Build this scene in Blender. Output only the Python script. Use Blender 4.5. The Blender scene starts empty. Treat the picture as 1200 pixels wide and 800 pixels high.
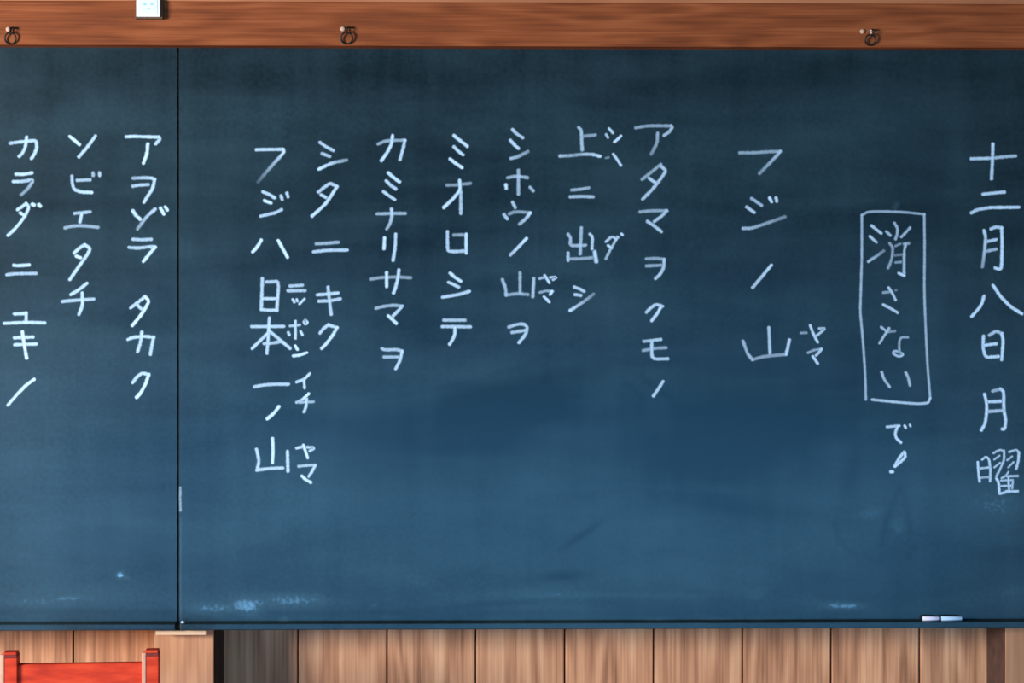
import bpy, bmesh, math, random
import numpy as np
from mathutils import Vector, Matrix

# ------------------------------------------------------------------ camera, world, lights
C = bpy.context.scene.collection
S = 1.2/685.0            # metres per picture unit on the board plane (board is 1.2 m high)
D = 4.0                  # camera distance to the board
TH = math.radians(1.15)  # the camera looks very slightly to the right
CX, CY, CZ = -D*math.tan(TH), -D, 1.34
cam_d = bpy.data.cameras.new('camera')
cam = bpy.data.objects.new('camera', cam_d); C.objects.link(cam)
cam.location = (CX, CY, CZ)
cam.rotation_euler = (math.pi/2, 0, -TH)
FPX = (D/math.cos(TH))/S
cam_d.sensor_width = 36.0
cam_d.lens = 36.0*FPX/1200.0
cam_d.clip_end = 100
bpy.context.scene.camera = cam

w = bpy.data.worlds.new('room_air'); bpy.context.scene.world = w
w.use_nodes = True
w.node_tree.nodes['Background'].inputs[0].default_value = (0.75, 0.88, 1.0, 1)
w.node_tree.nodes['Background'].inputs[1].default_value = 0.06

def area(name, loc, target, sx, sy, power, col):
    l = bpy.data.lights.new(name, 'AREA'); l.shape = 'RECTANGLE'
    l.size, l.size_y, l.energy, l.color = sx, sy, power, col
    o = bpy.data.objects.new(name, l); C.objects.link(o)
    o.location = loc
    o.rotation_euler = (Vector(target)-Vector(loc)).to_track_quat('-Z', 'Y').to_euler()
    return o
# daylight from the windows along the left side of the room
area('window_daylight_left', (-4.3, -2.85, 1.5), (0, 0, 0.85), 1.3, 0.9, 385, (0.97, 0.97, 1.0))
# unseen blue light added behind the camera; its sheen brightens the lower board
area('rear_blue_fill', (-0.3, -7.2, 0.32), (-0.3, 0, 0.75), 7.0, 0.56, 250, (0.10, 0.46, 0.97))
# added low warm fill from the right, brightens the wainscot
area('right_wainscot_fill', (3.9, -2.3, 0.25), (0.7, 0, 0.35), 1.4, 0.4, 24, (1.0, 0.86, 0.72))

vs = bpy.context.scene.view_settings
bpy.context.scene.display_settings.display_device = 'sRGB'
vs.view_transform = 'Standard'; vs.look = 'None'; vs.gamma = 1; vs.use_curve_mapping = False
vs.exposure = 0.0

# ------------------------------------------------------------------ helpers
def P(px, py, y=0.0):
    """the point of the vertical plane y=const seen at picture position (px, py)"""
    u = (px-600)/FPX; v = -(py-400)/FPX
    d = Vector((math.sin(TH)+u*math.cos(TH), math.cos(TH)-u*math.sin(TH), v))
    t = (y-CY)/d.y
    return Vector((CX+d.x*t, y, CZ+d.z*t))

def obj(name, bm, mats, parent=None, smooth=False):
    me = bpy.data.meshes.new(name)
    bm.normal_update(); bm.to_mesh(me); bm.free()
    for m in (mats if isinstance(mats, (list, tuple)) else [mats]): me.materials.append(m)
    if smooth:
        for p in me.polygons: p.use_smooth = True
    o = bpy.data.objects.new(name, me); C.objects.link(o)
    if parent: o.parent = parent
    return o

def empty(name, loc=(0, 0, 0), rz=0):
    o = bpy.data.objects.new(name, None); C.objects.link(o)
    o.location = loc; o.rotation_euler = (0, 0, rz); o.empty_display_size = 0.05
    return o

def tag(o, label=None, cat=None, group=None, kind=None):
    if label: o['label'] = label
    if cat: o['category'] = cat
    if group: o['group'] = group
    if kind: o['kind'] = kind
    return o

def box(x0, x1, y0, y1, z0, z1, bev=0.0, seg=2, bm=None):
    own = bmesh.new()
    bmesh.ops.create_cube(own, size=1)
    for v in own.verts:
        v.co = Vector(((x0+x1)/2+v.co.x*(x1-x0), (y0+y1)/2+v.co.y*(y1-y0), (z0+z1)/2+v.co.z*(z1-z0)))
    if bev > 0:
        bmesh.ops.bevel(own, geom=own.edges[:], offset=bev, segments=seg, affect='EDGES', profile=0.5)
    if bm is None: return own
    me = bpy.data.meshes.new('t'); own.to_mesh(me); own.free(); bm.from_mesh(me); bpy.data.meshes.remove(me)
    return bm

def tube(bm, pts, r, n=10, closed=False):
    pts = [Vector(p) for p in pts]; N = len(pts); rings = []
    for i, p in enumerate(pts):
        a = pts[(i-1) % N] if (closed or i > 0) else p
        b = pts[(i+1) % N] if (closed or i < N-1) else p
        t = (b-a).normalized()
        ref = Vector((0, 1, 0)) if abs(t.y) < 0.9 else Vector((1, 0, 0))
        s = t.cross(ref).normalized(); q = t.cross(s).normalized()
        rr = r[i] if isinstance(r, (list, tuple)) else r
        rings.append([bm.verts.new(p+s*rr*math.cos(2*math.pi*k/n)+q*rr*math.sin(2*math.pi*k/n)) for k in range(n)])
    for i in range(N if closed else N-1):
        A, B = rings[i], rings[(i+1) % N]
        for k in range(n): bm.faces.new((A[k], A[(k+1) % n], B[(k+1) % n], B[k]))
    if not closed:
        bm.faces.new(rings[0][::-1]); bm.faces.new(rings[-1])
    bmesh.ops.recalc_face_normals(bm, faces=bm.faces[:])
    return bm

# ------------------------------------------------------------------ materials
def newmat(name):
    m = bpy.data.materials.new(name); m.use_nodes = True
    nt = m.node_tree; b = nt.nodes['Principled BSDF']
    return m, nt, b
def N(nt, t, **kw):
    n = nt.nodes.new(t)
    for k, v in kw.items(): setattr(n, k, v)
    return n
def ramp(nt, stops):
    r = N(nt, 'ShaderNodeValToRGB'); e = r.color_ramp.elements
    while len(e) < len(stops): e.new(0.5)
    for s, (p, c) in zip(e, stops): s.position = p; s.color = (*c, 1)
    return r
def math_n(nt, op, a=None, b=None, clamp=False):
    n = N(nt, 'ShaderNodeMath', operation=op, use_clamp=clamp)
    for i, v in enumerate((a, b)):
        if v is None: continue
        if isinstance(v, (int, float)): n.inputs[i].default_value = v
        else: nt.links.new(v, n.inputs[i])
    return n.outputs[0]

def wood(name, dark, mid, light, axis='z', scale=1.0, rough=0.55, contrast=1.0, blotch=0.25, spec=0.35):
    """long grain along the given axis; each object shifts the pattern with its own random value"""
    m, nt, b = newmat(name); L = nt.links.new
    tc = N(nt, 'ShaderNodeTexCoord'); oi = N(nt, 'ShaderNodeObjectInfo')
    off = N(nt, 'ShaderNodeCombineXYZ')
    r37 = math_n(nt, 'MULTIPLY', oi.outputs['Random'], 37.0); r91 = math_n(nt, 'MULTIPLY', oi.outputs['Random'], 91.0)
    L(r37, off.inputs[0]); L(r91, off.inputs[1]); L(r37, off.inputs[2])
    add = N(nt, 'ShaderNodeVectorMath', operation='ADD'); L(tc.outputs['Object'], add.inputs[0]); L(off.outputs[0], add.inputs[1])
    def mapped(across, along):
        mp = N(nt, 'ShaderNodeMapping')
        mp.inputs['Scale'].default_value = (across, across, along) if axis == 'z' else (along, across, across)
        L(add.outputs[0], mp.inputs[0]); return mp.outputs[0]
    # growth rings: a stretched noise turned into bands
    n1 = N(nt, 'ShaderNodeTexNoise'); n1.inputs['Scale'].default_value = 1; n1.inputs['Detail'].default_value = 2.0
    L(mapped(9*scale, 1.1*scale), n1.inputs['Vector'])
    bands = math_n(nt, 'SINE', math_n(nt, 'MULTIPLY', n1.outputs['Fac'], 46.0))
    bands = math_n(nt, 'MULTIPLY_ADD', bands, 0.5); nt.nodes[-1].inputs[2].default_value = 0.5
    n2 = N(nt, 'ShaderNodeTexNoise'); n2.inputs['Scale'].default_value = 1; n2.inputs['Detail'].default_value = 5.0
    L(mapped(150*scale, 3.2*scale), n2.inputs['Vector'])
    n3 = N(nt, 'ShaderNodeTexNoise'); n3.inputs['Scale'].default_value = 1; n3.inputs['Detail'].default_value = 3.0
    L(mapped(16*scale, 4*scale), n3.inputs['Vector'])
    f = math_n(nt, 'ADD', math_n(nt, 'MULTIPLY', bands, 0.22*contrast),
               math_n(nt, 'ADD', math_n(nt, 'MULTIPLY', n2.outputs['Fac'], 0.75*contrast), math_n(nt, 'MULTIPLY', n3.outputs['Fac'], blotch*2)))
    f = math_n(nt, 'SUBTRACT', f, 0.485*contrast+blotch-0.5)
    rp = ramp(nt, [(0.22, dark), (0.5, mid), (0.78, light)]); L(f, rp.inputs[0])
    hs = N(nt, 'ShaderNodeHueSaturation')
    vv = math_n(nt, 'MULTIPLY_ADD', oi.outputs['Random'], 0.22); nt.nodes[-1].inputs[2].default_value = 0.89
    L(vv, hs.inputs['Value']); L(rp.outputs[0], hs.inputs['Color'])
    L(hs.outputs[0], b.inputs['Base Color'])
    b.inputs['Roughness'].default_value = rough; b.inputs['Specular IOR Level'].default_value = spec
    bp = N(nt, 'ShaderNodeBump'); bp.inputs['Strength'].default_value = 0.25; bp.inputs['Distance'].default_value = 0.001
    L(n2.outputs['Fac'], bp.inputs['Height']); L(bp.outputs[0], b.inputs['Normal'])
    return m

def plain(name, col, rough=0.6, metal=0.0, var=0.12, sc=120, spec=0.4):
    m, nt, b = newmat(name); L = nt.links.new
    tc = N(nt, 'ShaderNodeTexCoord'); n = N(nt, 'ShaderNodeTexNoise'); n.inputs['Scale'].default_value = sc; n.inputs['Detail'].default_value = 4
    L(tc.outputs['Object'], n.inputs['Vector'])
    rp = ramp(nt, [(0.3, tuple(c*(1-var) for c in col)), (0.7, tuple(min(1, c*(1+var)) for c in col))])
    L(n.outputs['Fac'], rp.inputs[0]); L(rp.outputs[0], b.inputs['Base Color'])
    b.inputs['Roughness'].default_value = rough; b.inputs['Metallic'].default_value = metal; b.inputs['Specular IOR Level'].default_value = spec
    return m

M = {}
M['beam'] = wood('reddish_beam_wood', (0.15, 0.037, 0.011), (0.27, 0.068, 0.019), (0.38, 0.108, 0.034), 'x', 1.5, 0.7, 0.95, 0.25, 0.15)
M['moulding'] = wood('orange_moulding_wood', (0.28, 0.09, 0.03), (0.40, 0.14, 0.05), (0.5, 0.19, 0.08), 'x', 0.8, 0.6, 0.6, 0.2)
M['plank'] = wood('tan_plank_wood', (0.28, 0.115, 0.052), (0.58, 0.262, 0.125), (0.80, 0.43, 0.22), 'z', 1.0, 0.6, 1.0, 0.24, 0.2)
M['post'] = wood('pinkish_post_wood', (0.30, 0.13, 0.065), (0.46, 0.22, 0.105), (0.58, 0.31, 0.155), 'z', 1.2, 0.6, 0.7, 0.15)
M['cleat'] = wood('pale_cleat_wood', (0.56, 0.35, 0.20), (0.68, 0.45, 0.27), (0.76, 0.54, 0.35), 'x', 1.5, 0.6, 0.4, 0.1)
M['backing'] = plain('dark_wall_backing', (0.035, 0.02, 0.014), 0.9)
M['plaster'] = plain('cream_plaster', (0.55, 0.50, 0.42), 0.9, 0, 0.06, 30)
M['floor'] = wood('floor_board_wood', (0.16, 0.075, 0.035), (0.27, 0.13, 0.06), (0.36, 0.19, 0.09), 'x', 0.7, 0.45, 0.7, 0.2)
M['iron'] = plain('black_iron', (0.022, 0.017, 0.013), 0.45, 0.6, 0.3, 200)
M['steel'] = plain('worn_bright_steel', (0.62, 0.60, 0.55), 0.35, 0.7, 0.15, 200)
M['plug'] = plain('pale_plug_wood', (0.62, 0.38, 0.24), 0.7, 0, 0.15, 300)
M['plate'] = plain('white_plastic', (0.84, 0.83, 0.76), 0.4, 0, 0.03, 60)
M['card'] = plain('pale_blue_card', (0.74, 0.90, 0.94), 0.6, 0, 0.04, 80)
M['ink'] = plain('teal_ink', (0.36, 0.62, 0.70), 0.6, 0, 0.1, 300)
M['platebox'] = plain('brown_backing_wood', (0.10, 0.045, 0.015), 0.7, 0, 0.2, 80)
M['chalk_pink'] = plain('lilac_chalk', (0.86, 0.80, 0.92), 0.9, 0, 0.04, 400)
M['chalk_blue'] = plain('pale_blue_chalk', (0.52, 0.72, 0.88), 0.9, 0, 0.05, 400)
M['chalk_bit'] = plain('chalk_crumb', (0.45, 0.62, 0.72), 0.9, 0, 0.05, 400)

def red_paint():
    m, nt, b = newmat('red_paint_on_wood'); L = nt.links.new
    tc = N(nt, 'ShaderNodeTexCoord'); mp = N(nt, 'ShaderNodeMapping'); mp.inputs['Scale'].default_value = (14, 40, 60)
    L(tc.outputs['Object'], mp.inputs[0])
    n = N(nt, 'ShaderNodeTexNoise'); n.inputs['Scale'].default_value = 1.2; n.inputs['Detail'].default_value = 5; L(mp.outputs[0], n.inputs['Vector'])
    rp = ramp(nt, [(0.32, (0.48, 0.030, 0.008)), (0.55, (0.68, 0.050, 0.013)), (0.75, (0.76, 0.080, 0.022))]); L(n.outputs['Fac'], rp.inputs[0])
    L(rp.outputs[0], b.inputs['Base Color']); b.inputs['Roughness'].default_value = 0.6; b.inputs['Specular IOR Level'].default_value = 0.2
    return m
M['red'] = red_paint()
M['darkred'] = plain('dark_red_band', (0.20, 0.018, 0.010), 0.7, 0, 0.35, 150)  # darker red for the band below each post tip
M['paleedge'] = plain('pale_edge_wood', (0.70, 0.33, 0.20), 0.6, 0, 0.12, 120)  # paler tone for the left edges of the chair posts

def board_mat():
    m, nt, b = newmat('slate_paint_with_chalk_dust'); L = nt.links.new
    tc = N(nt, 'ShaderNodeTexCoord')
    at = N(nt, 'ShaderNodeAttribute'); at.attribute_name = 'dust'
    def noise(sx, sz, rot, det, dist=0.0):
        mp = N(nt, 'ShaderNodeMapping'); mp.inputs['Rotation'].default_value = (0, math.radians(rot), 0)
        mp.inputs['Scale'].default_value = (sx, 1, sz); L(tc.outputs['Object'], mp.inputs[0])
        n = N(nt, 'ShaderNodeTexNoise'); n.inputs['Scale'].default_value = 1; n.inputs['Detail'].default_value = det
        n.inputs['Distortion'].default_value = dist; L(mp.outputs[0], n.inputs['Vector']); return n.outputs['Fac']
    big = noise(2.2, 3.2, 12, 4, 0.6)
    swipe = noise(3.0, 14, -14, 4, 0.4)
    vert = noise(22, 2.5, 4, 3)
    fine = noise(110, 110, 0, 6)
    f = math_n(nt, 'MULTIPLY', big, 0.60)
    f = math_n(nt, 'ADD', f, math_n(nt, 'MULTIPLY', swipe, 0.42))
    f = math_n(nt, 'ADD', f, math_n(nt, 'MULTIPLY', vert, 0.20))
    f = math_n(nt, 'ADD', f, math_n(nt, 'MULTIPLY', fine, 0.22))
    f = math_n(nt, 'SUBTRACT', f, 0.72)
    f = math_n(nt, 'ADD', f, 0.20)
    f = math_n(nt, 'ADD', f, math_n(nt, 'MULTIPLY', at.outputs['Fac'], math_n(nt, 'ADD', math_n(nt, 'MULTIPLY', fine, 1.5), 0.35)), clamp=True)
    rp = ramp(nt, [(0.0, (0.002, 0.006, 0.007)), (0.5, (0.026, 0.056, 0.066)), (1.0, (0.15, 0.33, 0.48))]); L(f, rp.inputs[0])
    L(rp.outputs[0], b.inputs['Base Color'])
    b.inputs['Roughness'].default_value = 0.31; b.inputs['Specular IOR Level'].default_value = 0.42
    bp = N(nt, 'ShaderNodeBump'); bp.inputs['Strength'].default_value = 0.15; bp.inputs['Distance'].default_value = 0.0006
    L(fine, bp.inputs['Height']); L(bp.outputs[0], b.inputs['Normal'])
    return m
M['board'] = board_mat()

def chalk_mat():
    m, nt, b = newmat('chalk_line'); L = nt.links.new
    uv = N(nt, 'ShaderNodeUVMap'); uv.uv_map = 'UVMap'
    sp = N(nt, 'ShaderNodeSeparateXYZ'); L(uv.outputs[0], sp.inputs[0])
    at = N(nt, 'ShaderNodeAttribute'); at.attribute_name = 'press'
    e = math_n(nt, 'SUBTRACT', 1.0, math_n(nt, 'MINIMUM', sp.outputs[0], 1.0))
    r = math_n(nt, 'SQRT', math_n(nt, 'ADD', math_n(nt, 'POWER', math_n(nt, 'ABSOLUTE', sp.outputs[1]), 2.0), math_n(nt, 'POWER', e, 2.0)))
    tc = N(nt, 'ShaderNodeTexCoord')
    n = N(nt, 'ShaderNodeTexNoise'); n.inputs['Scale'].default_value = 420; n.inputs['Detail'].default_value = 3; L(tc.outputs['Object'], n.inputs['Vector'])
    rn = math_n(nt, 'ADD', r, math_n(nt, 'MULTIPLY', math_n(nt, 'SUBTRACT', n.outputs['Fac'], 0.5), 0.55))
    mr = N(nt, 'ShaderNodeMapRange'); mr.interpolation_type = 'SMOOTHSTEP'
    mr.inputs['From Min'].default_value = 0.22; mr.inputs['From Max'].default_value = 1.05
    mr.inputs['To Min'].default_value = 1.0; mr.inputs['To Max'].default_value = 0.0; L(rn, mr.inputs['Value'])
    a = math_n(nt, 'MULTIPLY', mr.outputs[0], math_n(nt, 'POWER', at.outputs['Fac'], 1.5), clamp=True)
    L(a, b.inputs['Alpha'])
    b.inputs['Base Color'].default_value = (0.60, 0.82, 0.97, 1); b.inputs['Roughness'].default_value = 0.95
    b.inputs['Specular IOR Level'].default_value = 0.1
    return m
M['chalk'] = chalk_mat()

# ------------------------------------------------------------------ setting: floor, wall, planks, posts, beams
YW = 0.16      # front face of the wainscot planks
YP = 0.022     # front face of the posts (the boards hang on them)
zl = P(0, 738, -0.03).z
fl = empty('floor'); tag(fl, kind='structure')
XL, XR = -3.2, 3.2
rows = 30
for i in range(rows):
    y1 = YW-0.001-i*0.13
    o = obj('floor_board', box(XL, XR, y1-0.1285, y1, -0.03, 0.0, 0.0012, 1), M['floor'], fl)
wb = obj('wall_back', box(XL, XR, YW+0.015, YW+0.10, 0, 2.9), M['backing']); tag(wb, kind='structure')
# vertical planks of the wainscot, joints where the photograph shows them
jo = [349, 453.5, 557.3, 661.8, 766, 870.2, 974, 1077.6]
xs = [P(j, 745, YW).x for j in jo]
pitch = (xs[-1]-xs[0])/(len(xs)-1)
post_mid = P(216, 745, YW).x
right_edges = [xs[0]-pitch] + xs
while right_edges[-1] < XR-0.05: right_edges.append(right_edges[-1]+pitch)
left_edges = [P(86, 745, YW).x]
le = left_edges[0]
left_edges = [le+pitch, le]
while left_edges[-1] > XL+0.05: left_edges.append(left_edges[-1]-pitch)
left_edges = left_edges[::-1]
zt = P(0, 640, YW).z
def plank(x0, x1):
    g = 0.0016
    bm = box(x0+g, x1-g, YW, YW+0.016, 0.0, zt, 0.0022, 2)
    # origin at the plank's own middle, so each shows its own grain
    o = obj('plank', bm, M['plank'], wb)
    return o
for a, b_ in zip(left_edges[:-1], left_edges[1:]): plank(a, min(b_, post_mid))
for a, b_ in zip(right_edges[:-1], right_edges[1:]): plank(max(a, post_mid), b_)
# plaster above the rail
o = obj('plaster_panel', box(XL, XR, YW, YW+0.016, zt+0.002, 2.9), M['plaster'], wb)
# posts
def post(n, x0, x1):
    o = obj('trim_%d' % n, box(x0, x1, YP, YW+0.015, 0.0, 2.7, 0.0015, 2), M['post']); tag(o, kind='structure')
post(1, P(180.5, 770, YP).x, P(250.5, 770, YP).x)
post(2, P(1178.5, 770, YP).x, P(1248, 770, YP).x)
# added dark strip: shade on the right post's inner side, put into colour
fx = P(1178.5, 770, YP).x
o = obj('trim_5', box(fx-0.003, fx-0.0002, YP+0.004, YW, 0.0, zt, 0.0005, 1), plain('post_shade_brown', (0.075, 0.035, 0.022), 0.8, 0, 0.3, 40)); tag(o, kind='structure')
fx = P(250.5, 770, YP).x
o = obj('trim_6', box(fx+0.0002, fx+0.003, YP+0.003, YW, 0.0, zt, 0.0005, 1), plain('post_shade_black', (0.022, 0.012, 0.009), 0.9, 0, 0.3, 40)); tag(o, kind='structure')  # added near-black strip standing in for shade on the left post's inner side
# beam over the boards
YB = -0.036
zb = P(600, 52.8, YB).z; zt2 = P(600, 3.0, YB).z
def beam(n, z0, z1, yf, bev, mat):
    o = obj('trim_%d' % n, box(XL, XR, yf, YP, z0, z1, bev, 3), mat); tag(o, kind='structure')
zL = P(0, 52.3, YB).z
beam(3, zL, zt2, YB, 0.0018, M['beam'])
beam(4, zt2, zt2+0.05, YB-0.002, 0.0008, M['moulding'])

# ------------------------------------------------------------------ blackboards
BOT = 726.8
ztop = zL + 0.012     # runs up behind the beam
zbot = P(600, BOT, 0).z
zbr = P(1100, 727, 0).z
blobs = [  # cx, cy, sx, sy, angle, amount: wiped-clean and dusty patches
    (120, 146, 100, 15, 0, .07), (60, 420, 60, 80, 0, .05), (90, 700, 110, 14, 0, .10), (60, 560, 80, 40, 0, .05),
    (150, 640, 60, 50, 0, -.03), (40, 620, 40, 60, 10, .05), (98, 520, 6, 12, 0, .04),
    (248, 714, 20, 4.5, 0, .34), (290, 711, 10, 7, 20, .42), (345, 702, 24, 5.5, 0, .26), (320, 707, 70, 7, 0, .10),
    (300, 600, 60, 90, 0, .04), (250, 400, 60, 100, 0, .03), (370, 590, 40, 12, 0, .07), (330, 140, 70, 12, 0, .06), (318, 150, 16, 6, 20, .06),
    (560, 495, 130, 34, -3, -.17), (500, 520, 60, 26, 0, -.05), (630, 452, 80, 16, -16, -.10), (540, 440, 110, 10, -16, .04),
    (860, 470, 110, 50, 0, -.11), (880, 545, 70, 40, 0, -.11), (740, 520, 50, 30, 0, -.04), (700, 330, 80, 60, 0, .02),
    (760, 440, 45, 50, 0, .05), (1010, 440, 60, 30, 0, -.03), (640, 80, 40, 25, 0, .03), (820, 165, 40, 30, 0, .04),
    (930, 130, 40, 20, 40, .03), (1000, 480, 50, 12, 0, -.05),
    (660, 675, 20, 4.2, -3, -.24), (680, 628, 20, 3.2, -35, -.17), (690, 622, 16, 3, -35, -.06), (765, 632, 20, 9, -30, .08), (770, 670, 34, 9, -10, .05),
    (995, 562, 6, 22, 12, -.10), (1020, 601, 9, 4, -8, .20), (1053, 612, 6, 8, 0, .14), (980, 545, 14, 10, 20, .05), (1075, 600, 8, 30, 0, .04),
    (1165, 590, 30, 15, 0, .17), (1165, 520, 40, 50, 0, .05), (1195, 697, 18, 8, 0, .12), (1150, 690, 30, 20, 0, .04),
    (700, 697, 80, 2.5, 0, .14), (620, 700, 40, 3, -4, .10), (560, 709, 50, 2, -4, -.13), (610, 692, 30, 2, -3, .10), (300, 718, 90, 2.5, 0, -.08), (120, 716, 90, 2.5, 0, -.08), (640, 718, 200, 2.5, 0, -.05), (600, 703, 60, 1.8, -3, -.06), (885, 694, 9, 3, 0, .14), (884, 700, 7, 2, 0, .12),
    (975, 709, 9, 3, 0, .26), (996, 710, 12, 3, 0, .42), (955, 706, 14, 5, 0, .08), (770, 727, 12, 1.6, 0, .30), (845, 727, 16, 2, 0, .32), (887, 727, 10, 1.6, 0, .26),
    (915, 724, 10, 1.5, 0, .2), (815, 693, 8, 2, 0, -.12), (430, 690, 160, 22, 0, .03), (490, 680, 20, 5, 15, .10), (438, 710, 2.5, 1.6, 0, .30), (333, 726, 3, 2, 0, .35),
    (141, 673.5, 2.6, 2.4, 0, .75), (148, 677, 8, 1.5, 25, .22), (85, 700, 14, 2, 0, .14), (30, 706, 20, 3, 0, .10), (20, 650, 18, 5, 20, .05),
    (340, 170, 30, 60, 0, .02), (30, 440, 26, 20, 0, .07), (150, 415, 40, 20, 0, .05), (360, 578, 22, 8, 0, .08), (355, 562, 8, 5, 0, -.06),
    (1170, 300, 40, 90, 0, .02), (900, 380, 90, 20, 0, .02), (450, 200, 90, 40, 0, -.02), (980, 90, 220, 30, 0, -.03),
    (620, 660, 3, 22, 0, -.05), (770, 455, 22, 2.5, 38, -.10), (741, 455, 10, 2, 45, -.07), (640, 290, 40, 14, 30, .02),
]
scr = [  # half-erased old lines: points and amount
    ([(1054, 571), (1046, 590), (1040, 608), (1035, 625), (1032, 640)], -.10),
    ([(1056, 571), (1061, 585), (1064, 603), (1067, 625)], -.07),
    ([(978, 612), (982, 628), (990, 640), (1003, 650)], -.09),
    ([(1014, 650), (1022, 657), (1030, 658), (1037, 646)], -.06),
    ([(1063, 655), (1072, 640)], -.06), ([(1045, 632), (1052, 622), (1060, 630)], .05),
    ([(1048, 612), (1050, 618), (1055, 620)], .12),
    ([(470, 240), (520, 210), (600, 190)], .02), ([(800, 300), (812, 285)], .04), ([(1049, 243), (1051, 240)], .3),
    ([(430, 470), (520, 455), (610, 430), (690, 392)], -.04),
]
def panel(name, px0, px1, parent):
    step = 3.0
    p0 = P(px0, 400, 0).x; p1 = P(px1, 400, 0).x
    nx = int((px1-px0)/step)+1; nz = int(690/step)+1
    X = np.linspace(p0, p1, nx); Z = np.linspace(zbot-0.004, ztop, nz)
    XX, ZZ = np.meshgrid(X, Z)
    # picture position of each grid point, for placing the stains where they are on the board
    dx = XX-CX; dep = dx*math.sin(TH)+D*math.cos(TH); rt = dx*math.cos(TH)-D*math.sin(TH)
    U = 600+FPX*rt/dep; V = 400-FPX*(ZZ-CZ)/dep
    dust = np.zeros_like(XX)
    for cx, cy, sx, sy, an, am in blobs:
        a = math.radians(an); du, dv = U-cx, V-cy
        q = ((du*math.cos(a)+dv*math.sin(a))/sx)**2+((-du*math.sin(a)+dv*math.cos(a))/sy)**2
        dust += am*np.exp(-0.5*np.minimum(q, 60))
    for pts, am in scr:
        dmin = np.full_like(XX, 1e9)
        for (ax, ay), (bx, by) in zip(pts[:-1], pts[1:]):
            vx, vy = bx-ax, by-ay; t = np.clip(((U-ax)*vx+(V-ay)*vy)/(vx*vx+vy*vy), 0, 1)
            dmin = np.minimum(dmin, (U-ax-t*vx)**2+(V-ay-t*vy)**2)
        dust += am*np.exp(-0.5*dmin/2.2**2)
    n = nx*nz
    co = np.zeros((n+4, 3), dtype=np.float32)
    co[:n, 0] = XX.ravel(); co[:n, 2] = ZZ.ravel()
    idx = np.arange(n).reshape(nz, nx)
    q = np.stack([idx[:-1, :-1], idx[:-1, 1:], idx[1:, 1:], idx[1:, :-1]], -1).reshape(-1, 4)
    faces = q.tolist()
    th = 0.018
    co[n] = (p0, th, Z[0]); co[n+1] = (p1, th, Z[0]); co[n+2] = (p1, th, Z[-1]); co[n+3] = (p0, th, Z[-1])
    faces.append([n+1, n, n+3, n+2])
    faces.append([int(k) for k in idx[0, ::-1]]+[n, n+1])            # underside
    faces.append([int(k) for k in idx[-1, :]]+[n+2, n+3])
    faces.append([int(k) for k in idx[:, 0]]+[n+3, n])
    faces.append([int(k) for k in idx[::-1, -1]]+[n+1, n+2])
    me = bpy.data.meshes.new(name); me.from_pydata(co.tolist(), [], faces)
    at = me.attributes.new('dust', 'FLOAT', 'POINT')
    at.data.foreach_set('value', np.concatenate([dust.ravel(), np.zeros(4)]).astype(np.float32))
    me.materials.append(M['board']); me.update()
    o = bpy.data.objects.new(name, me); C.objects.link(o); o.parent = parent
    return o

def ledge(px0, px1, parent):
    """narrow chalk ledge along the foot of a board"""
    x0, x1 = P(px0, 735, -0.03).x, P(px1, 735, -0.03).x
    za = P(600, 737.2, -0.03).z; zb_ = P(600, 729.6, -0.03).z
    bm = box(x0, x1, -0.030, 0.018, za, zb_, 0.0016, 2)
    o = obj('chalk_ledge', bm, M['board'], parent)
    return o, zb_

bl = empty('blackboard', P(100, 400, 0)*1.0); inv = bl.location.copy()
br = empty('blackboard', P(700, 400, 0)*1.0)
tag(bl, 'narrow dark blue chalkboard at left with three columns of katakana, behind the red chair', 'blackboard')
tag(br, 'wide dark blue chalkboard filling the middle and right of the wall, with boxed writing', 'blackboard')
def reparent(o, p):       # keep the mesh in world coordinates, parent at its own spot
    o.parent = p; o.matrix_parent_inverse = Matrix.Translation(-p.location)
pl = panel('writing_surface', -460, 207.2, None); reparent(pl, bl)
pr = panel('writing_surface', 209.9, 1640, None); reparent(pr, br)
l1, zledge = ledge(-460, 205.2, None); reparent(l1, bl)
l2, _ = ledge(211.2, 1640, None); reparent(l2, br)

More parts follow.
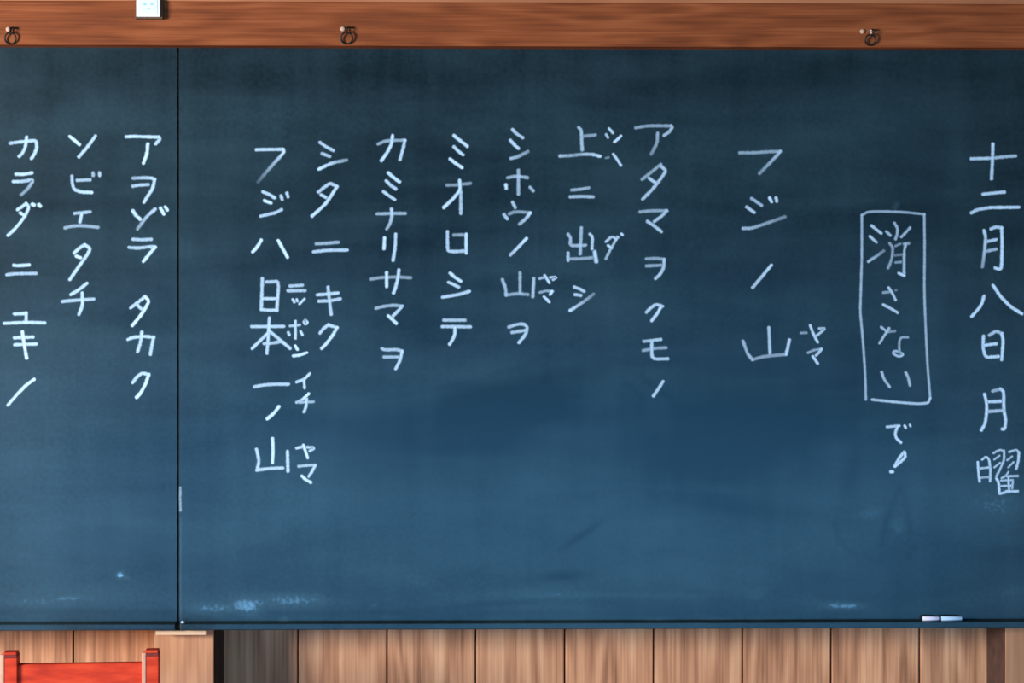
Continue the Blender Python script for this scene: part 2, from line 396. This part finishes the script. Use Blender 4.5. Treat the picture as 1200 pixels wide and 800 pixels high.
# ------------------------------------------------------------------ chalk writing: every character a part of its board
HW = 2.75*S
depth_i = [0]
def ribbon_mesh(strokes, scale, ox, oy):
    verts, faces, uvs, press = [], [], [], []
    for st in strokes:
        pr0, pr1, wf = 0.85, None, 1.0
        toks = st.split()
        pts = []
        for t in toks:
            if t[0] == 'p': pr0 = float(t[1:])
            elif t[0] == 'e': pr1 = float(t[1:])
            elif t[0] == 'w': wf = float(t[1:])
            else:
                a, b = t.split(','); pts.append((ox+float(a)/scale, oy+float(b)/scale))
        if pr1 is None: pr1 = pr0
        hw = HW*wf
        p3 = [P(x, y, 0) for x, y in pts]
        p2 = [np.array((v.x, v.z)) for v in p3]
        # one corner-cutting pass keeps hand-drawn turns a little soft
        if len(p2) > 2:
            q = [p2[0]]
            for a, b in zip(p2[:-1], p2[1:]):
                q += [a*0.82+b*0.18, a*0.18+b*0.82]
            q.append(p2[-1]); p2 = q
        # resample
        seg = [np.linalg.norm(b-a) for a, b in zip(p2[:-1], p2[1:])]; tot = sum(seg)
        if tot < 1e-6: tot = 1e-6
        nn = max(2, int(tot/(1.6*S))+1)
        out = []
        for k in range(nn+1):
            s = tot*k/nn; i = 0
            while i < len(seg)-1 and s > seg[i]: s -= seg[i]; i += 1
            f = s/seg[i] if seg[i] > 0 else 0
            out.append(p2[i]*(1-f)+p2[i+1]*f)
        t0 = (out[1]-out[0]); t0 = t0/np.linalg.norm(t0); t1 = out[-1]-out[-2]; t1 = t1/np.linalg.norm(t1)
        line = [out[0]-t0*hw]+out+[out[-1]+t1*hw]
        ev = [0.0]+[1.0]*len(out)+[0.0]
        depth_i[0] = (depth_i[0]+1) % 12
        y = -0.00025-0.00004*depth_i[0]
        base = len(verts)
        for k, p in enumerate(line):
            a = line[max(k-1, 0)]; b = line[min(k+1, len(line)-1)]
            t = b-a; t = t/max(np.linalg.norm(t), 1e-9); nrm = np.array((-t[1], t[0]))
            j = 1+random.uniform(-.10, .10)
            for s_ in (-1, 0, 1):
                c = p+nrm*hw*s_*j
                verts.append((c[0], y, c[1])); uvs.append((ev[k], s_))
                press.append((pr0+(pr1-pr0)*k/(len(line)-1))*random.uniform(.90, 1.05))
        for k in range(len(line)-1):
            for s_ in (0, 1):
                i0 = base+k*3+s_
                faces.append((i0, i0+1, i0+4, i0+3))
    return verts, faces, uvs, press

def glyph(label, ox, oy, strokes, scale=8.0, parent=None):
    if isinstance(strokes, str): strokes = [s.strip() for s in strokes.split(';') if s.strip()]
    v, f, uv, pr_ = ribbon_mesh(strokes, scale, ox, oy)
    me = bpy.data.meshes.new('chalk_character'); me.from_pydata(v, [], f)
    ul = me.uv_layers.new(name='UVMap')
    for lp in me.loops: ul.data[lp.index].uv = uv[lp.vertex_index]
    at = me.attributes.new('press', 'FLOAT', 'POINT'); at.data.foreach_set('value', pr_)
    me.materials.append(M['chalk']); me.update()
    o = bpy.data.objects.new('chalk_character', me); C.objects.link(o)
    reparent(o, parent); o['label'] = label
    return o

random.seed(5)
G = [
 # leftmost column
 ('ka', 0,140, 'p.7 95,222 170,212 250,203 e.9; 250,203 340,195 345,270 320,330 295,365; 250,165 240,250 215,310 180,345'),
 ('ra', 0,140, '150,512 220,515 300,500; 125,582 220,580 320,560 265,645 200,705 e.45'),
 ('da', 0,230, '165,125 210,95 245,68; 245,68 275,100 240,175 180,260 120,325 75,365; 190,155 235,185; p.95 w1.1 305,75 320,82; p.95 w1.1 365,80 378,90'),
 ('ni', 0,230, '130,645 160,650 275,642; p.7 65,735 130,725 340,722'),
 ('yu', 0,290, '135,622 200,620 245,615; 245,615 245,690; 40,710 240,700 420,705'),
 ('ki', 0,380, '135,125 310,118; 140,190 340,183; p1 210,70 230,200 250,315'),
 ('no', 0,380, 'p1 320,515 250,565 180,635 130,690 75,755 e.85'),
 # second column
 ('so', 70,140, 'p1 95,160 140,195 185,235; 335,155 270,245 180,350'),
 ('bi', 70,140, 'p.7 115,530 118,600 135,655 200,680 300,683 e.9; p.7 165,570 285,565; p.65 312,500 314,525; p.75 374,500 374,525'),
 ('e', 60,230, 'p.7 220,160 365,145; 285,170 270,240; p.6 130,295 200,278 300,275 440,290'),
 ('ta', 60,230, '215,530 270,480 315,455; 315,455 370,490 330,560 250,670 175,780; p1 235,560 275,575'),
 ('chi', 60,290, '335,335 260,395 185,440; p.75 105,505 200,495 400,482; 290,425 295,540 260,625'),
 # third column
 ('a', 120,140, 'p.9 225,162 300,158 400,162 530,165; 530,165 545,180 500,228; p1 425,230 420,310 385,410'),
 ('wo', 120,140, 'p.6 285,550 380,545 460,548 490,560 e.9; 490,560 470,650 430,710 390,775; p.75 285,625 340,615 430,610'),
 ('zo', 120,220, 'p.9 285,215 315,260 355,295; 495,200 420,265 370,330 330,385 e.5; p1 545,190 575,245; p1 590,180 608,208'),
 ('ra', 120,220, 'p.75 285,482 380,488 460,482; p.75 250,558 330,565 460,550 495,555; p.95 495,555 440,620 385,690'),
 ('ta', 120,320, '265,325 330,275 400,220; p1 400,220 440,260 390,350 340,420 280,490; 330,300 365,335'),
 ('ka', 120,320, '240,620 290,600 400,592 480,600; 480,600 465,670 450,760; 370,550 360,640 330,735'),
 ('ku', 120,390, '285,465 320,415 370,375 435,390; p1 435,390 400,490 360,560 320,605'),
]
L_GLYPHS = G
R_GLYPHS = [
 ('fu', 280,150, '165,203 300,200 415,200; 415,200 425,225 330,330 250,420 180,505 p.95 e.2'),
 ('ji', 280,150, '225,598 290,625 335,655; p1 240,680 270,692 300,702; p.8 395,635 405,668; p.8 450,610 460,645; p.8 205,825 290,805 340,795 400,765'),
 ('ha', 280,240, 'p1 210,330 175,390 130,440; p1 370,335 405,400 455,490'),
 ('sun kanji', 280,320, 'p.8 220,50 215,200 210,330; p.7 255,82 310,80 375,75 355,350 e.9; 220,238 345,238; 210,340 280,348 355,345'),
 ('small ni', 280,320, 'p.75 480,120 595,112; p.75 460,165 620,163'),
 ('small tsu', 280,320, 'w.8 505,245 520,272; w.8 542,245 548,262; w.8 615,240 568,288'),
 ('origin kanji', 280,320, 'p.8 120,500 200,500 420,498; 285,420 275,600 262,750; 265,570 190,640 125,705; 290,545 380,620 480,705; p.75 235,660 310,655 400,640'),
 ('small po', 280,320, 'w.85 p.75 480,495 570,485; w.85 530,450 530,610; w.85 462,555 472,578; w.85 578,545 595,578; w.75 625,440 648,458 628,482 605,465 620,440'),
 ('small n', 280,320, 'w.9 p1 528,680 548,715; w.9 p1 510,775 570,768 635,745'),
 ('one kanji', 280,410, 'p.8 145,345 230,328 330,320 465,320'),
 ('small i', 280,410, 'w.9 665,220 610,275 540,300; w.9 610,285 615,355'),
 ('small chi', 280,410, 'w.9 p1 655,410 600,460; w.9 p.7 600,460 540,490; w.9 p.65 570,490 700,485; w.9 635,455 630,530 610,580'),
 ('no', 280,410, 'p1 375,530 330,590 265,645'),
 ('mountain kanji', 280,490, '165,290 180,350 188,410 170,485; 170,485 270,470 410,465; p1 315,190 320,300 315,415; p.9 455,310 460,495'),
 ('small ya', 280,490, 'w.9 540,280 610,262; w.9 640,270 715,275 665,305; w.9 p1 605,250 645,370'),
 ('small ma', 280,490, 'w.9 p.75 560,450 640,440 715,440; w.9 715,440 690,490 655,545; w.95 p1 590,540 620,570 675,600'),
 ('shi', 340,150, 'p.8 280,135 345,180 405,210; p.75 300,240 370,265; p1 270,385 330,355 400,325 530,300 e.5'),
 ('ta', 340,150, 'p.8 265,600 320,555 375,515 440,548; p.9 440,548 400,610 340,700 280,760 205,825; 290,625 335,650'),
 ('ni', 340,230, 'p.65 245,445 350,440 450,430; p.8 220,520 350,505 535,503'),
 ('ki', 320,320, '415,203 520,195 610,185; p.8 430,262 530,258 630,240; p.8 515,130 530,270 545,385'),
 ('ku', 320,320, '440,560 480,510 520,485; 520,485 600,510; p.95 600,510 560,580 500,660 455,705'),
 ('ka', 410,145, 'p.6 265,190 320,165 400,155 515,155; 515,155 500,230 470,335; p.95 400,110 390,190 350,270 295,345'),
 ('mi', 410,145, 'p.95 360,460 410,505 465,545; 340,535 380,575 430,610; 315,635 360,670 420,710'),
 ('na', 410,235, 'p.65 255,125 390,120 520,120; p.85 390,80 395,140 380,210 345,265 e.6'),
 ('ri', 410,235, 'p.95 325,350 320,450; p.85 430,315 425,430 405,560'),
 ('sa', 410,300, 'p.55 200,215 300,200 450,195 570,203; p.95 345,155 345,285; p.9 460,130 450,210 430,290 410,345'),
 ('ma', 410,300, 'p.65 245,488 330,468 420,460 490,468; p.85 490,468 460,505 405,560; p.95 360,560 400,595 435,630'),
 ('wo', 410,350, 'p.75 300,465 330,480 440,475 490,490; 490,490 470,580 430,655; p.7 320,545 450,545'),
 ('mi', 490,145, 'p.95 335,110 390,155 460,210; p.9 335,215 375,255 420,290; p1 300,330 350,370 410,410'),
 ('o', 490,200, 'p.5 270,135 340,135 490,118; p.95 388,90 395,180 330,260 240,345; p.75 400,190 400,400'),
 ('ro', 490,200, 'p.75 275,570 275,700 280,755 350,758 450,750 p.8; p.55 335,602 420,600; p.95 450,595 450,770'),
 ('shi', 490,250, 'p.95 300,560 345,600 400,635; p.85 285,645 330,665 380,690; p.85 230,785 320,770 400,755 480,730'),
 ('te', 490,320, 'p.75 240,440 440,440; p.8 225,500 350,500 490,502; p.9 345,510 345,570 325,620 295,665'),
 ('shi', 570,140, 'p.8 245,95 285,135 340,170; p.9 225,195 260,235 300,270; p.75 230,365 290,350 340,325 390,300 e.5'),
 ('ho', 570,140, 'p.65 200,545 280,530 385,545; p.7 300,475 300,700; p.95 182,612 186,645; p.7 410,635 438,668'),
 ('u', 570,220, 'p.75 245,135 270,185; p.8 165,250 195,290; p.55 215,245 260,225 330,225 410,235; p.95 410,235 370,290 310,340 e.6'),
 ('no', 570,220, 'p1 375,475 310,545 225,630 e.75'),
 ('mountain kanji', 570,290, 'p.7 150,300 180,380 185,445; p.6 185,445 290,430 390,440; p.65 315,235 315,420; p.75 445,290 435,460'),
 ('small ya', 570,290, 'w.85 p.7 500,290 560,275; w.85 p.85 600,280 665,275 625,300; w.85 p.9 545,260 590,330'),
 ('small ma', 570,290, 'w.85 p.6 500,420 560,405 620,410; w.9 p1 615,410 598,438; w.85 p.95 540,460 590,510'),
 ('wo', 570,330, 'p.75 210,425 280,400 350,395 385,425 370,490 305,570 e.85; p.75 240,475 300,465 370,455'),
 ('up kanji', 650,135, 'p.75 225,115 250,140 252,220 258,325; p.5 275,195 340,190 380,185 e.6; p.8 50,382 150,378 e.5; p.5 150,378 260,365 350,365 425,385 e.95'),
 ('small tsu', 650,135, 'w.85 p.85 510,125 545,165; w.85 p.75 482,180 498,208; w.85 p1 620,195 590,225 560,250'),
 ('small ha', 650,135, 'w.8 p.4 480,400 505,395; w.85 p.9 550,365 590,420 620,470'),
 ('ni', 650,135, 'p.65 160,700 230,695 320,680; p.75 145,765 250,760 360,765'),
 ('out kanji', 650,210, 'p.7 125,515 150,550 145,620 220,622 290,618; p.7 250,455 245,560 240,700; p.85 330,515 355,540 350,650; p.75 125,690 125,760; p.6 125,745 240,745 350,735; w1.2 p.9 375,680 390,770'),
 ('small da', 650,210, 'w.85 p.8 480,585 535,535 580,560; w.85 p.8 580,555 550,610 520,660 480,745 e.65; w.85 500,620 535,645; w.8 p.75 588,540 596,545; w.85 p.9 625,512 636,522'),
 ('shi', 650,290, 'p.85 185,370 230,385 275,410; p.85 190,440 245,448; p.95 145,590 230,535 300,485 365,435 e.4'),
 ('a', 720,135, 'p.6 200,118 300,100 400,98 530,100; p.75 530,100 545,110 510,160 465,190; p.7 405,170 400,260 345,365 e.45'),
 ('ta', 720,135, 'p.6 260,600 350,530 435,460; p.8 435,475 485,520 430,600 360,690 265,785; p.85 325,590 380,630'),
 ('ma', 720,220, 'p.6 240,225 350,215 490,215; p.8 490,215 450,260 375,315; p.8 310,315 370,355 440,410'),
 ('wo', 720,290, 'p.6 300,105 400,100 465,110; p.8 465,110 465,180 430,250 385,290; p.6 300,172 440,165'),
 ('ku', 720,290, 'p.85 300,605 340,565 390,530 450,550; p.95 435,560 400,620 350,685'),
 ('mo', 720,380, 'p.7 275,158 350,150 435,140 e.85; p.6 270,245 370,225 485,218; p.85 350,165 350,300 380,325 500,322'),
 ('no', 720,380, 'p.85 455,535 415,600 365,670'),
 ('fu', 850,160, 'p.6 135,152 270,152 400,142 515,138; p.8 515,138 480,180 400,265 320,345 e.5'),
 ('ji', 850,160, 'p.7 245,580 290,610 340,645; p.85 200,660 270,710; p1 415,575 432,610; p.9 475,575 482,605; p.75 165,860 240,860 350,825 560,752 e.45'),
 ('no', 850,280, 'p.95 430,245 340,355 255,455 e.75'),
 ('mountain kanji', 860,350, 'p.7 85,395 105,450 130,520 175,570; p.6 175,570 280,540 490,520; p.9 490,520 510,440 520,385; p.8 328,270 338,510'),
 ('small ya', 900,360, 'w.85 p.55 310,240 360,238; w.9 p.9 395,170 420,240 465,325; w.85 p.8 480,198 540,195 500,230 455,265'),
 ('small ma', 900,360, 'w.85 p.6 375,425 430,400 500,390; w.9 p.85 500,390 480,420 450,450; w.9 p.95 420,460 465,525'),
 ('erase kanji', 1000,235, 'w.9 p.85 170,235 220,275 260,305; w.9 p.85 155,335 215,390; w.9 p.85 140,570 210,525 285,470 e.4; w.9 p.75 310,290 345,325; w.9 p.7 385,210 415,260 410,320 395,360; w.9 p.7 530,255 490,300 450,340; w.9 p.6 340,400 370,440 365,520 345,590 325,630; w.8 p.5 395,425 440,405; w.9 p.6 475,405 520,400; w.9 p.75 490,410 475,480 475,700; w.9 p.95 475,702 425,680; w.8 p.4 390,512 460,505; w.8 p.55 395,580 445,575'),
 ('sa', 1000,310, 'w.85 p.6 280,262 340,255; w.85 p.85 330,215 365,265 395,330; w.7 p.4 395,240 405,238; w.9 p.85 280,375 350,410 415,450'),
 ('na', 1000,310, 'w.85 p.75 260,585 300,615 320,630; w.85 p.5 320,630 390,622; w.85 p.75 335,595 300,650 245,735; w.8 p.65 510,680 450,680 430,715 430,790 430,820; w.8 p.8 430,820 395,805 365,825 400,850 430,862 475,840 430,820'),
 ('i', 1000,390, 'w.9 p.75 265,365 285,430 340,505; w.9 p.75 490,370 515,420 530,490'),
 ('de', 1000,480, 'p.9 w.85 315,160 370,155 430,150; w.9 p1 415,155 390,220 400,265 445,305; w.85 p1 480,150 490,168; w.8 p.85 530,140 535,152'),
 ('exclamation mark', 1000,480, 'w.9 p1 475,395 430,450 385,530; w.9 p1 482,400 488,445 440,490 390,530; w1.05 p1 352,580 368,580'),
 ('ten kanji', 1100,160, 'p0.89 305,208 400,205 500,203; p0.77 500,203 620,188 720,182; p1 508,70 505,200 e.8; p0.89 505,200 495,395'),
 ('two kanji', 1100,160, 'p0.94 415,540 500,530 615,520; p0.89 305,715 360,685 480,665; p1.00 480,665 750,662'),
 ('moon kanji', 1100,240, 'p1.00 425,240 440,300 430,430 410,580 e.6; p0.89 490,225 540,205 590,215; p1.00 590,215 595,350 590,590 565,605 530,590; p0.89 440,345 540,325; p0.71 440,435 540,415'),
 ('eight kanji', 1100,320, 'p1.00 425,215 400,300 310,405; p1.00 510,115 580,220 680,320 780,380'),
 ('day kanji', 1100,370, 'p1.00 420,190 415,300 440,390 560,380; p0.83 475,180 540,140 590,165; p1.00 590,165 605,230 590,410; p1.00 430,275 540,260'),
 ('moon kanji', 1100,430, 'p1 430,255 450,340 450,420 435,530 400,590; p0.71 505,225 580,205; p1 580,205 610,230 610,400 630,500 620,580 595,580; p0.94 470,325 580,320; p0.83 470,415 610,405'),
]
for lab, ox, oy, st in L_GLYPHS: glyph('chalk character '+lab, ox, oy, st, 8.0, bl)
for lab, ox, oy, st in R_GLYPHS: glyph('chalk character '+lab, ox, oy, st, 8.0, br)
glyph('crowded chalk character for weekday at right edge', 1130, 515,
 'w.8 p1 180,300 190,450 205,560; w.8 p.9 240,265 290,225 330,260 350,400 345,555; w.75 p.85 210,385 340,370; w.75 p.7 220,510 330,500;'
 'w.75 p.8 390,180 470,135 530,150; w.8 p.85 530,150 535,260 490,370 430,490; w.7 p.8 400,265 470,215; w.7 p.8 400,370 480,310;'
 'w.75 p.8 600,165 700,130 735,180; w.85 p.9 730,170 725,280 695,390; w.7 p.75 575,275 640,225; w.7 p.75 590,370 660,300;'
 'w.7 p.8 590,430 560,480 500,515; w.75 p.9 570,490 715,485; w.85 p1 430,520 460,570 470,720; w.65 p.8 490,545 650,540; w.7 p.9 490,620 620,615;'
 'w.75 p.9 590,500 600,700; w.85 p1 480,722 560,700; w.85 p.95 560,690 715,690; w.7 p.8 650,560 640,650', 800/70.0, br)
for side, st in (('left', 'w.8 p.7 1010,252 1010,300 1008.8,340 1008,365 1010,385 1012,410 1014,440 1014.6,468'), ('top', 'w.8 p.65 1010,252 1017,248 1035,247.5 1060,248.5 1083,251'),
                 ('right', 'w.8 p.7 1083,251 1083.5,290 1083,340 1085,390 1087,430 1090,465'), ('bottom', 'w.85 p.85 1022,468 1050,471 1075,473 1088,472 1090,466')):
    glyph(side+' side of the wobbly chalk frame', 0, 0, st, 1.0, br).name = 'chalk_frame_line'
glyph('short pale chalk scrape along the seam', 0, 0, 'w.75 p.5 211.4,571 211.2,585 211.6,598', 1.0, br)
glyph('faint thin line of dust down the seam', 0, 0, 'w.4 p.14 212.0,606 211.8,650 211.8,725', 1.0, br)

# ------------------------------------------------------------------ chalk on the ledge
def chalk_stick(label, px0, px1, mat, r=0.0046):
    yc = -0.016
    a = P(px0, 725, yc); b = P(px1, 725, yc); z = zledge+r
    t = empty('chalk_stick', ((a.x+b.x)/2, yc, zledge))
    h = (b.x-a.x)/2
    bm = bmesh.new(); tube(bm, [(-h, 0, r), (-h+.0008, 0, r), (h-.0008, 0, r), (h, 0, r)], [r*.82, r, r, r*.82], 14)
    o = obj('stick', bm, mat, t, True)
    tag(t, label, 'chalk')
    return t
chalk_stick('short lilac-white stick of chalk on the ledge, left of the pale blue one', 1081.5, 1100, M['chalk_pink'])
chalk_stick('longer pale blue stick of chalk on the ledge at far right', 1103, 1127, M['chalk_blue'])
def crumb(label, px, w_, h_, mat):
    p = P(px, 729, -0.024)
    bm = bmesh.new(); bmesh.ops.create_icosphere(bm, subdivisions=2, radius=1)
    for v in bm.verts:
        k = 1+0.15*math.sin(v.co.x*5+v.co.z*3)
        v.co = Vector((v.co.x*w_*k, v.co.y*0.003, h_+v.co.z*h_*k))
    o = obj('chalk_crumb', bm, mat); o.location = (p.x, -0.024, zledge)
    tag(o, label, 'chalk')
crumb('tiny broken crumb of chalk on the ledge beside the board seam', 214.3, 0.0045, 0.0028, M['chalk_bit'])

# ------------------------------------------------------------------ cleat under the seam
c0 = P(182.5, 741, -0.012); c1 = P(241.5, 741, -0.012)
zc1 = P(210, 738.6, -0.012).z; zc0 = P(210, 744.0, -0.012).z
cl = obj('wooden_cleat', box(c0.x, c1.x, -0.012, YP, zc0, zc1, 0.0012, 2), M['cleat'])
tag(cl, 'pale strip of wood under the seam of the two boards', 'cleat')

# ------------------------------------------------------------------ iron rings on the beam
def ring_hook(cx, cy, r_px, plug_dx, label, bright):
    p = P(cx, cy-r_px-3.5, YB)
    t = empty('ring_hook', (p.x, YB, p.z)); tag(t, label, 'hook', 'iron rings along the beam')
    s = S
    # screw eye: shank out of the beam ending in a small loop
    bm = bmesh.new()
    tube(bm, [(0.001, 0.004, 0.004), (0.001, -0.004, 0.003), (0.001, -0.008, 0.002)], 0.0015, 8)
    pts = [(0.001+0.0004*math.sin(a), -0.0075+0.0042*math.cos(a), -0.0012+0.0042*math.sin(a)) for a in [2*math.pi*k/14 for k in range(14)]]
    tube(bm, pts, 0.0014, 8, True)
    obj('screw_eye', bm, M['steel'] if bright else M['iron'], t, True)
    # bent tail of the wire, up and to the right
    bm = bmesh.new(); tube(bm, [(0.001, -0.006, 0.002), (0.004, -0.006, 0.0045), (0.010, -0.005, 0.0035), (0.014, -0.001, 0.002)], [0.0014, 0.0014, 0.0011, 0.0008], 8)
    obj('bent_tail', bm, M['iron'], t, True)
    R = r_px*S*0.97
    bm = bmesh.new()
    cz = -(r_px+3.5)*S*0.99
    tube(bm, [(R*math.sin(a), -0.0022-0.0050*(1+math.cos(a))*0.5, cz+R*math.cos(a)) for a in [2*math.pi*k/28 for k in range(28)]], 0.0017, 8, True)
    obj('ring', bm, M['iron'], t, True)
    # pale washer behind the eye
    bm = bmesh.new(); tube(bm, [(plug_dx*S, 0.002, 0.001), (plug_dx*S, -0.002, 0.001), (plug_dx*S, -0.0028, 0.001)], [0.0048, 0.0048, 0.0038], 12)
    w_ = obj('wooden_plug', bm, M['plug'], t, True); w_['label'] = 'pale round plug beside the eye'
ring_hook(12.8, 45.2, 6.6, -3.0, 'black iron ring hanging on the beam at the far left, above the narrow board', False)
ring_hook(406.5, 45.0, 6.8, -4.8, 'black iron ring hanging on the beam near the middle, right of the white plate', False)
ring_hook(1019.5, 47.2, 6.2, -9.0, 'small dark ring on a bright eye at the right of the beam', True)

# ------------------------------------------------------------------ white plate on the beam
q0 = P(159.8, 20, YB-0.012); q1 = P(187.8, 20, YB-0.012)
zp0 = P(174, 19.8, YB-0.012).z; zp1 = zp0+0.075
pc = ((q0.x+q1.x)/2, YB, zp0)
ws = empty('wall_plate', pc); tag(ws, 'small white plate with faint teal marks fixed to the reddish beam', 'plate')
hw_ = (q1.x-q0.x)/2
obj('backing_block', box(-hw_-0.0028, hw_+0.0045, -0.010, 0.0, -0.004, 0.078, 0.001, 2), M['platebox'], ws)  # brown rim, widened on the right to stand in for the plate's shadow
obj('plate', box(-hw_, hw_, -0.014, -0.009, 0, 0.075, 0.0014, 2), M['plate'], ws)
obj('card', box(-hw_+0.005, hw_-0.005, -0.0146, -0.0138, 0.006, 0.070, 0.0003, 1), M['card'], ws)
bm = bmesh.new()
def mark(px, py, w_, h_, ang):
    v = P(px, py, YB-0.0146); c = Vector((v.x-pc[0], -0.0149, v.z-pc[2])); a = math.radians(ang)
    q = []
    for k in range(10):
        t_ = 2*math.pi*k/10; x = w_*math.cos(t_); z = h_*math.sin(t_)
        q.append(bm.verts.new((c.x+x*math.cos(a)-z*math.sin(a), c.y, c.z+x*math.sin(a)+z*math.cos(a))))
    bm.faces.new(q[::-1])
mark(169.6, 5.0, 0.0036, 0.0026, -35); mark(177.8, 4.8, 0.0032, 0.0026, 35); mark(174.2, 10.2, 0.0036, 0.0018, 0)
o = obj('printed_marks', bm, M['ink'], ws)

# ------------------------------------------------------------------ red chair, bottom left
YC = -0.30
def PC(px, py): return P(px, py, YC)
cl_, cr_ = PC(5.5, 763).x, PC(186.5, 763).x
wch = cr_-cl_
ang = math.radians(4)
W = wch/math.cos(ang)*0.995
ch = empty('wooden_chair', ((cl_+cr_)/2, YC, 0), ang)
tag(ch, 'red painted wooden chair whose back rises at the bottom left, before the boards', 'chair')
ztopc = PC(96, 761.5).z; zrail = PC(96, 776.3).z
pw = 0.0275; hwc = W/2
def cpost(sx):
    x0 = -hwc if sx < 0 else hwc-pw
    bm = box(x0, x0+pw, -0.016, 0.016, 0, ztopc-0.007, 0.002, 2)
    o = obj('rear_post', bm, M['red'], ch)
    bm = box(x0+0.0015, x0+pw-0.0015, -0.015, 0.015, ztopc-0.008, ztopc, 0.0015, 2)
    obj('post_cap', bm, M['red'], o)
    bm = box(x0+0.002, x0+pw-0.0005, -0.0166, 0.0166, ztopc-0.0115, ztopc-0.0045, 0.0012, 2)
    c = obj('post_band', bm, M['darkred'], o); c['label'] = 'darkened band under the tip'
    bm = box(x0-0.004, x0+0.0040, -0.0172, 0.0175-0.004, 0.02, ztopc-0.004, 0.002, 2)
    e = obj('pale_edge', bm, M['paleedge'], o); e['label'] = 'paler strip along the left edge'
cpost(-1); cpost(1)
def rail(name, z0, z1, y0=-0.010, y1=0.010):
    obj(name, box(-hwc+pw-0.001, hwc-pw+0.001, y0, y1, z0, z1, 0.0025, 2), M['red'], ch)
rail('top_rail', zrail-0.085, zrail)
rail('back_slat', zrail-0.21, zrail-0.16)
seat_h = 0.38; dp = 0.34
obj('seat', box(-hwc-0.005, hwc+0.005, -dp, 0.012-0.03, seat_h-0.02, seat_h, 0.004, 2), M['red'], ch)
for sx in (-1, 1):
    x0 = -hwc if sx < 0 else hwc-pw
    obj('front_leg', box(x0, x0+pw, -dp+0.01, -dp+0.01+0.030, 0, seat_h-0.02, 0.002, 2), M['red'], ch)
    obj('side_stretcher', box(x0+0.005, x0+pw-0.005, -dp+0.04, -0.016, 0.13, 0.16, 0.002, 2), M['red'], ch)
    obj('side_rail', box(x0+0.004, x0+pw-0.004, -dp+0.04, -0.016, seat_h-0.07, seat_h-0.02, 0.002, 2), M['red'], ch)
rail('rear_stretcher', 0.18, 0.21)
obj('front_stretcher', box(-hwc+pw-0.001, hwc-pw+0.001, -dp+0.015, -dp+0.033, 0.20, 0.23, 0.002, 2), M['red'], ch)
